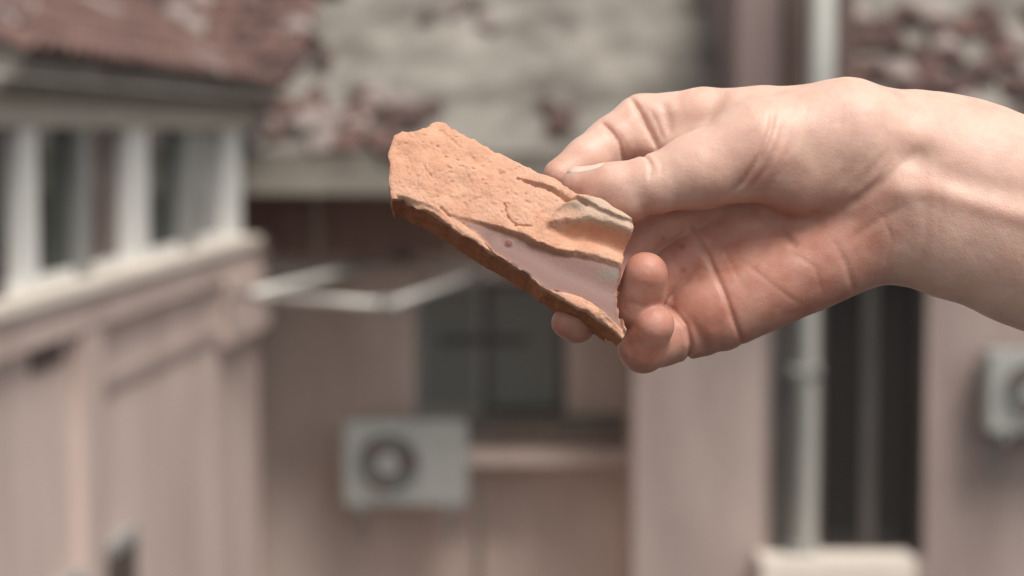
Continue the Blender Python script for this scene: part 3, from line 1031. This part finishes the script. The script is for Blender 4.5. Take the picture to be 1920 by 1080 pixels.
def build_tile():
    st = 1.75
    us = np.arange(-285, 300, st); vs = np.arange(-215, 215, st); ws = np.arange(-110, 48, st)
    u, v = np.meshgrid(us, vs, indexing='ij')
    px = TC[0] + u * Lv[0] + v * math.cos(TH) * M2[0]
    py = TC[1] + u * Lv[1] + v * math.cos(TH) * M2[1]
    z0 = u * 0
    pz = 1 + (TILE_DZ - v * math.sin(TH)) / FPX
    px = 960 + (px - 960) / pz
    py = 540 + (py - 540) / pz

    def nz(s, seed, o=.5):
        return vnoise(u / s + 40, v / s + 40, z0 + o, seed)

    jx = nz(16, 11) * 4 + nz(7, 12) * 2
    purple = polysd(px, py + jx * .5, [(838, 404), (880, 414), (925, 424), (975, 440), (1005, 458), (1040, 470), (1090, 474), (1130, 484), (1175, 502), (1160, 545), (1168, 622),
                                  (1130, 585), (1092, 560), (1060, 548), (1025, 545), (990, 515), (930, 472), (898, 440), (870, 420)])
    band2 = polysd(px, py + jx * .6, [(1010, 452), (1050, 430), (1100, 432), (1150, 446), (1180, 470), (1180, 506), (1130, 486), (1090, 476), (1040, 470)])
    ridge = polysd(px, py + jx * .5, [(1030, 425), (1070, 428), (1100, 424), (1140, 432), (1176, 448), (1190, 440), (1170, 420), (1120, 390), (1080, 385), (1050, 405)])
    flake = polysd(px, py + jx * .5, [(968, 338), (1000, 330), (1040, 342), (1085, 366), (1150, 402), (1190, 435), (1150, 425), (1120, 412), (1095, 398), (1060, 378), (1030, 362), (1000, 352)])
    lip = polysd(px, py + jx * .4, [(1012, 538), (1050, 545), (1080, 552), (1110, 566), (1140, 596), (1175, 626), (1165, 640), (1090, 590), (1020, 556)])
    lowstrip = polysd(px, py + jx * .4, [(745, 372), (800, 388), (850, 410), (900, 444), (935, 480), (990, 525), (900, 470), (800, 410)])
    P_ = sstep(3, -3, purple)
    h = 10 + nz(60, 1) * 5 + nz(36, 7) * 2.5 + nz(26, 2) * 2.6 + nz(11, 3) * 1.3 + np.maximum(nz(7, 5) - .35, 0) * 5 - np.maximum(nz(6, 6) - .45, 0) * 7 + nz(4, 4) * .8
    h = h - (h - 2) * .85 * np.exp(-np.clip(purple, 0, 99) / 16) * sstep(1010, 940, px)
    h = h * (1 - P_) + P_ * (-2 + nz(50, 8) * 1.0)
    # hollow of the smooth skin
    hol = seg2d(px, py, [(940, 445), (1060, 510), (1180, 565)])
    h -= P_ * 9 * np.exp(-(hol / 34) ** 2)
    b2 = sstep(6, -4, band2)
    h = h * (1 - b2) + b2 * (9 - (py - 440) * .05 + nz(12, 9) * 1.6)
    rd = sstep(13, -3, ridge) * sstep(990, 1060, px)
    h = h * (1 - rd) + rd * (34 + nz(14, 10) * 2)
    h += 9 * sstep(2.5, -2.5, flake) * sstep(965, 1020, px)
    h -= 20 * np.exp(-(seg2d(px, py, [(1052, 440), (1110, 444), (1150, 456), (1185, 474)]) / 13) ** 2) * sstep(1030, 1080, px)
    lp = sstep(3, -3, lip)
    h = h * (1 - lp) + lp * (1 + nz(9, 13) * 2.2 - .18 * np.maximum(0, py - 545 - (px - 1012) * .55))
    ls = sstep(3, -3, lowstrip)
    h = h * (1 - ls) + ls * (3 + nz(12, 14) * 2)
    crk = .55 + .45 * nz(9, 41) + .35 * nz(22, 42)
    wob = nz(6, 43) * 1.6
    for pts, amp, wd in (([(945, 386), (947, 398), (952, 410), (966, 424)], 13, 1.7), ([(966, 424), (980, 426), (996, 428)], 8, 1.6), ([(793, 318), (798, 328), (807, 337)], 10, 1.4),
                         ([(822, 250), (838, 262), (862, 284)], 5, 2.6), ([(826, 392), (845, 408)], 7, 2.0), ([(996, 428), (1015, 405)], 3, 4),
                         ([(970, 340), (1000, 353), (1036, 365), (1062, 382), (1096, 400)], 12, 2.2), ([(1050, 372), (1072, 386), (1092, 398)], 10, 6),
                         ([(868, 418), (900, 446), (926, 474)], 7, 2.0), ([(1015, 548), (1040, 544), (1062, 548)], 5, 2.2),
                         ([(880, 300), (905, 322), (940, 330)], 2.5, 5), ([(790, 360), (840, 372), (900, 380)], 2, 6), ([(985, 385), (1010, 392)], 3, 4)):
        h -= amp * np.clip(crk, .1, 1.2) * np.exp(-((seg2d(px, py, pts) + wob) / wd) ** 2)
    # chips near the upper left
    for (cx, cy, r, a) in ((812, 290, 18, 3), (880, 330, 22, -3), (905, 372, 16, 2.5), (775, 345, 20, -3), (850, 300, 12, 2), (955, 452, 5, -5)):
        h -= a * np.exp(-((px - cx) ** 2 + (py - cy) ** 2) / r ** 2)
    sd0 = polysd(px, py, OUT) / math.cos(TH / 2)
    sd0 = sd0 + nz(26, 21) * 2.6 + nz(9, 22) * 1.5 + nz(4.5, 23) * .8
    # rounded, crumbled rim
    h = h - 7 * np.exp(-np.clip(-sd0, 0, 60) / 3.5) * (.6 + .4 * nz(13, 24))
    W = ws[None, None, :]
    thick = 92 + nz(40, 25) * 6 - 25 * sstep(-20, -170, v)
    uu, ww = np.meshgrid(us, ws, indexing='ij')
    side = vnoise(uu / 22 + 40, ww / 14 + 40, uu * 0 + 1.5, 31) * 3.5 + vnoise(uu / 8 + 40, ww / 7 + 40, uu * 0 + 1.5, 32) * 1.2
    F = sd0[:, :, None] + side[:, None, :] + .15 * (-W)
    F = np.maximum(F, (W - h[:, :, None]) * .8)
    F = np.maximum(F, -W - thick[:, :, None] + h[:, :, None] * .3)
    F = F.astype(np.float32)
    V, Q = surface_nets(F, (us, vs, ws))
    V = relax(V, Q, 2, .35)
    # smooth the front face onto its height map
    fi, fj = np.clip((V[:, 0] - us[0]) / st, 0, len(us) - 1.001), np.clip((V[:, 1] - vs[0]) / st, 0, len(vs) - 1.001)
    i0, j0 = fi.astype(int), fj.astype(int)
    a_, b_ = fi - i0, fj - j0
    bil = lambda G: (G[i0, j0] * (1 - a_) * (1 - b_) + G[i0 + 1, j0] * a_ * (1 - b_) + G[i0, j0 + 1] * (1 - a_) * b_ + G[i0 + 1, j0 + 1] * a_ * b_)
    hb, sb = bil(h), bil(sd0)
    m_ = (np.abs(V[:, 2] - hb) < 3.5) & (sb < -8)
    V[m_, 2] = hb[m_]
    # colour fields
    i = np.clip(((V[:, 0] - us[0]) / st).round().astype(int), 0, len(us) - 1)
    j = np.clip(((V[:, 1] - vs[0]) / st).round().astype(int), 0, len(vs) - 1)
    front = sstep(-14, -6, V[:, 2] - h[i, j])
    pur = sstep(5, -8, purple)[i, j] * (1 - b2[i, j]) * (1 - lp[i, j]) * front
    grey = np.exp(-((px - 1078) / 30) ** 2 - ((py - 404 - (px - 1078) * .1) / 11) ** 2) * np.clip(.9 + nz(12, 51) * .5, 0, 1)
    pale = rd * sstep(1060, 1110, px)
    grey = np.maximum(grey, .85 * np.exp(-((px - 1145) / 25) ** 2 - ((py - 512) / 10) ** 2))
    gr = grey[i, j] * front
    pl = pale[i, j] * sstep(18, 26, V[:, 2])
    V3 = TC + V[:, :1] * Lv + V[:, 1:2] * Mv + V[:, 2:3] * Nv
    # seat the plate: its upper edge lies just behind the thumb
    V3[:, 2] += TILE_DZ
    return V3, Q, {'skin': pur, 'grey': gr, 'side_shade': 1 - front, 'pale': pl}  # sides and back: deeper clay colour with their shade painted in


TILE_DZ = -80.0


def tile_mat():
    m = bpy.data.materials.new('fired_clay')
    m.use_nodes = True
    n = m.node_tree
    p = n.nodes['Principled BSDF']
    tc = n.nodes.new('ShaderNodeTexCoord')
    a = n.nodes.new('ShaderNodeTexNoise'); a.inputs['Scale'].default_value = 120; a.inputs['Detail'].default_value = 8; a.inputs['Roughness'].default_value = .7
    n.links.new(tc.outputs['Object'], a.inputs['Vector'])
    r = n.nodes.new('ShaderNodeValToRGB')
    r.color_ramp.elements[0].position = .3; r.color_ramp.elements[0].color = (.48, .235, .145, 1)
    r.color_ramp.elements[1].position = .7; r.color_ramp.elements[1].color = (.66, .37, .25, 1)
    n.links.new(a.outputs['Fac'], r.inputs[0])
    s = n.nodes.new('ShaderNodeAttribute'); s.attribute_name = 'skin'
    g_ = n.nodes.new('ShaderNodeAttribute'); g_.attribute_name = 'grey'
    m1 = n.nodes.new('ShaderNodeMix'); m1.data_type = 'RGBA'; m1.inputs['B'].default_value = (.17, .078, .062, 1)
    m2 = n.nodes.new('ShaderNodeMix'); m2.data_type = 'RGBA'; m2.inputs['B'].default_value = (.13, .112, .088, 1)
    dn = n.nodes.new('ShaderNodeTexNoise'); dn.inputs['Scale'].default_value = 38; dn.inputs['Detail'].default_value = 6; dn.inputs['Roughness'].default_value = .6
    n.links.new(tc.outputs['Object'], dn.inputs['Vector'])
    dr = n.nodes.new('ShaderNodeMapRange'); dr.inputs['From Min'].default_value = .45; dr.inputs['From Max'].default_value = .75
    n.links.new(dn.outputs['Fac'], dr.inputs['Value'])
    md = n.nodes.new('ShaderNodeMix'); md.data_type = 'RGBA'; md.inputs['B'].default_value = (.62, .385, .28, 1)
    n.links.new(dr.outputs[0], md.inputs['Factor']); n.links.new(r.outputs[0], md.inputs['A'])
    c_ = n.nodes.new('ShaderNodeAttribute'); c_.attribute_name = 'side_shade'
    m0 = n.nodes.new('ShaderNodeMix'); m0.data_type = 'RGBA'; m0.inputs['B'].default_value = (.36, .125, .052, 1)  # clay of the sides and back, darkened in colour for their shade
    n.links.new(md.outputs['Result'], m0.inputs['A']); n.links.new(c_.outputs['Fac'], m0.inputs['Factor'])
    n.links.new(m0.outputs['Result'], m1.inputs['A']); n.links.new(s.outputs['Fac'], m1.inputs['Factor'])
    n.links.new(m1.outputs['Result'], m2.inputs['A']); n.links.new(g_.outputs['Fac'], m2.inputs['Factor'])
    a3 = n.nodes.new('ShaderNodeAttribute'); a3.attribute_name = 'pale'
    m3 = n.nodes.new('ShaderNodeMix'); m3.data_type = 'RGBA'; m3.inputs['B'].default_value = (.52, .37, .28, 1)
    n.links.new(m2.outputs['Result'], m3.inputs['A']); n.links.new(a3.outputs['Fac'], m3.inputs['Factor'])
    n.links.new(m3.outputs['Result'], p.inputs['Base Color'])
    mr = n.nodes.new('ShaderNodeMapRange'); mr.inputs['To Min'].default_value = .9; mr.inputs['To Max'].default_value = .55
    n.links.new(s.outputs['Fac'], mr.inputs['Value']); n.links.new(mr.outputs[0], p.inputs['Roughness'])
    b = n.nodes.new('ShaderNodeTexNoise'); b.inputs['Scale'].default_value = 900; b.inputs['Detail'].default_value = 5
    n.links.new(tc.outputs['Object'], b.inputs['Vector'])
    bp = n.nodes.new('ShaderNodeBump'); bp.inputs['Strength'].default_value = .7; bp.inputs['Distance'].default_value = .0007
    mb = n.nodes.new('ShaderNodeMapRange'); mb.inputs['To Min'].default_value = .7; mb.inputs['To Max'].default_value = .15
    n.links.new(s.outputs['Fac'], mb.inputs['Value']); n.links.new(mb.outputs[0], bp.inputs['Strength'])
    n.links.new(b.outputs['Fac'], bp.inputs['Height']); n.links.new(bp.outputs[0], p.inputs['Normal'])
    return m


V, Q, at_t = build_tile()
tile = net_object('broken_roof_tile', V, Q, tile_mat(), at_t)
tag(tile, 'broken piece of orange clay roof tile with flaking layers, held between thumb and fingers', 'tile')
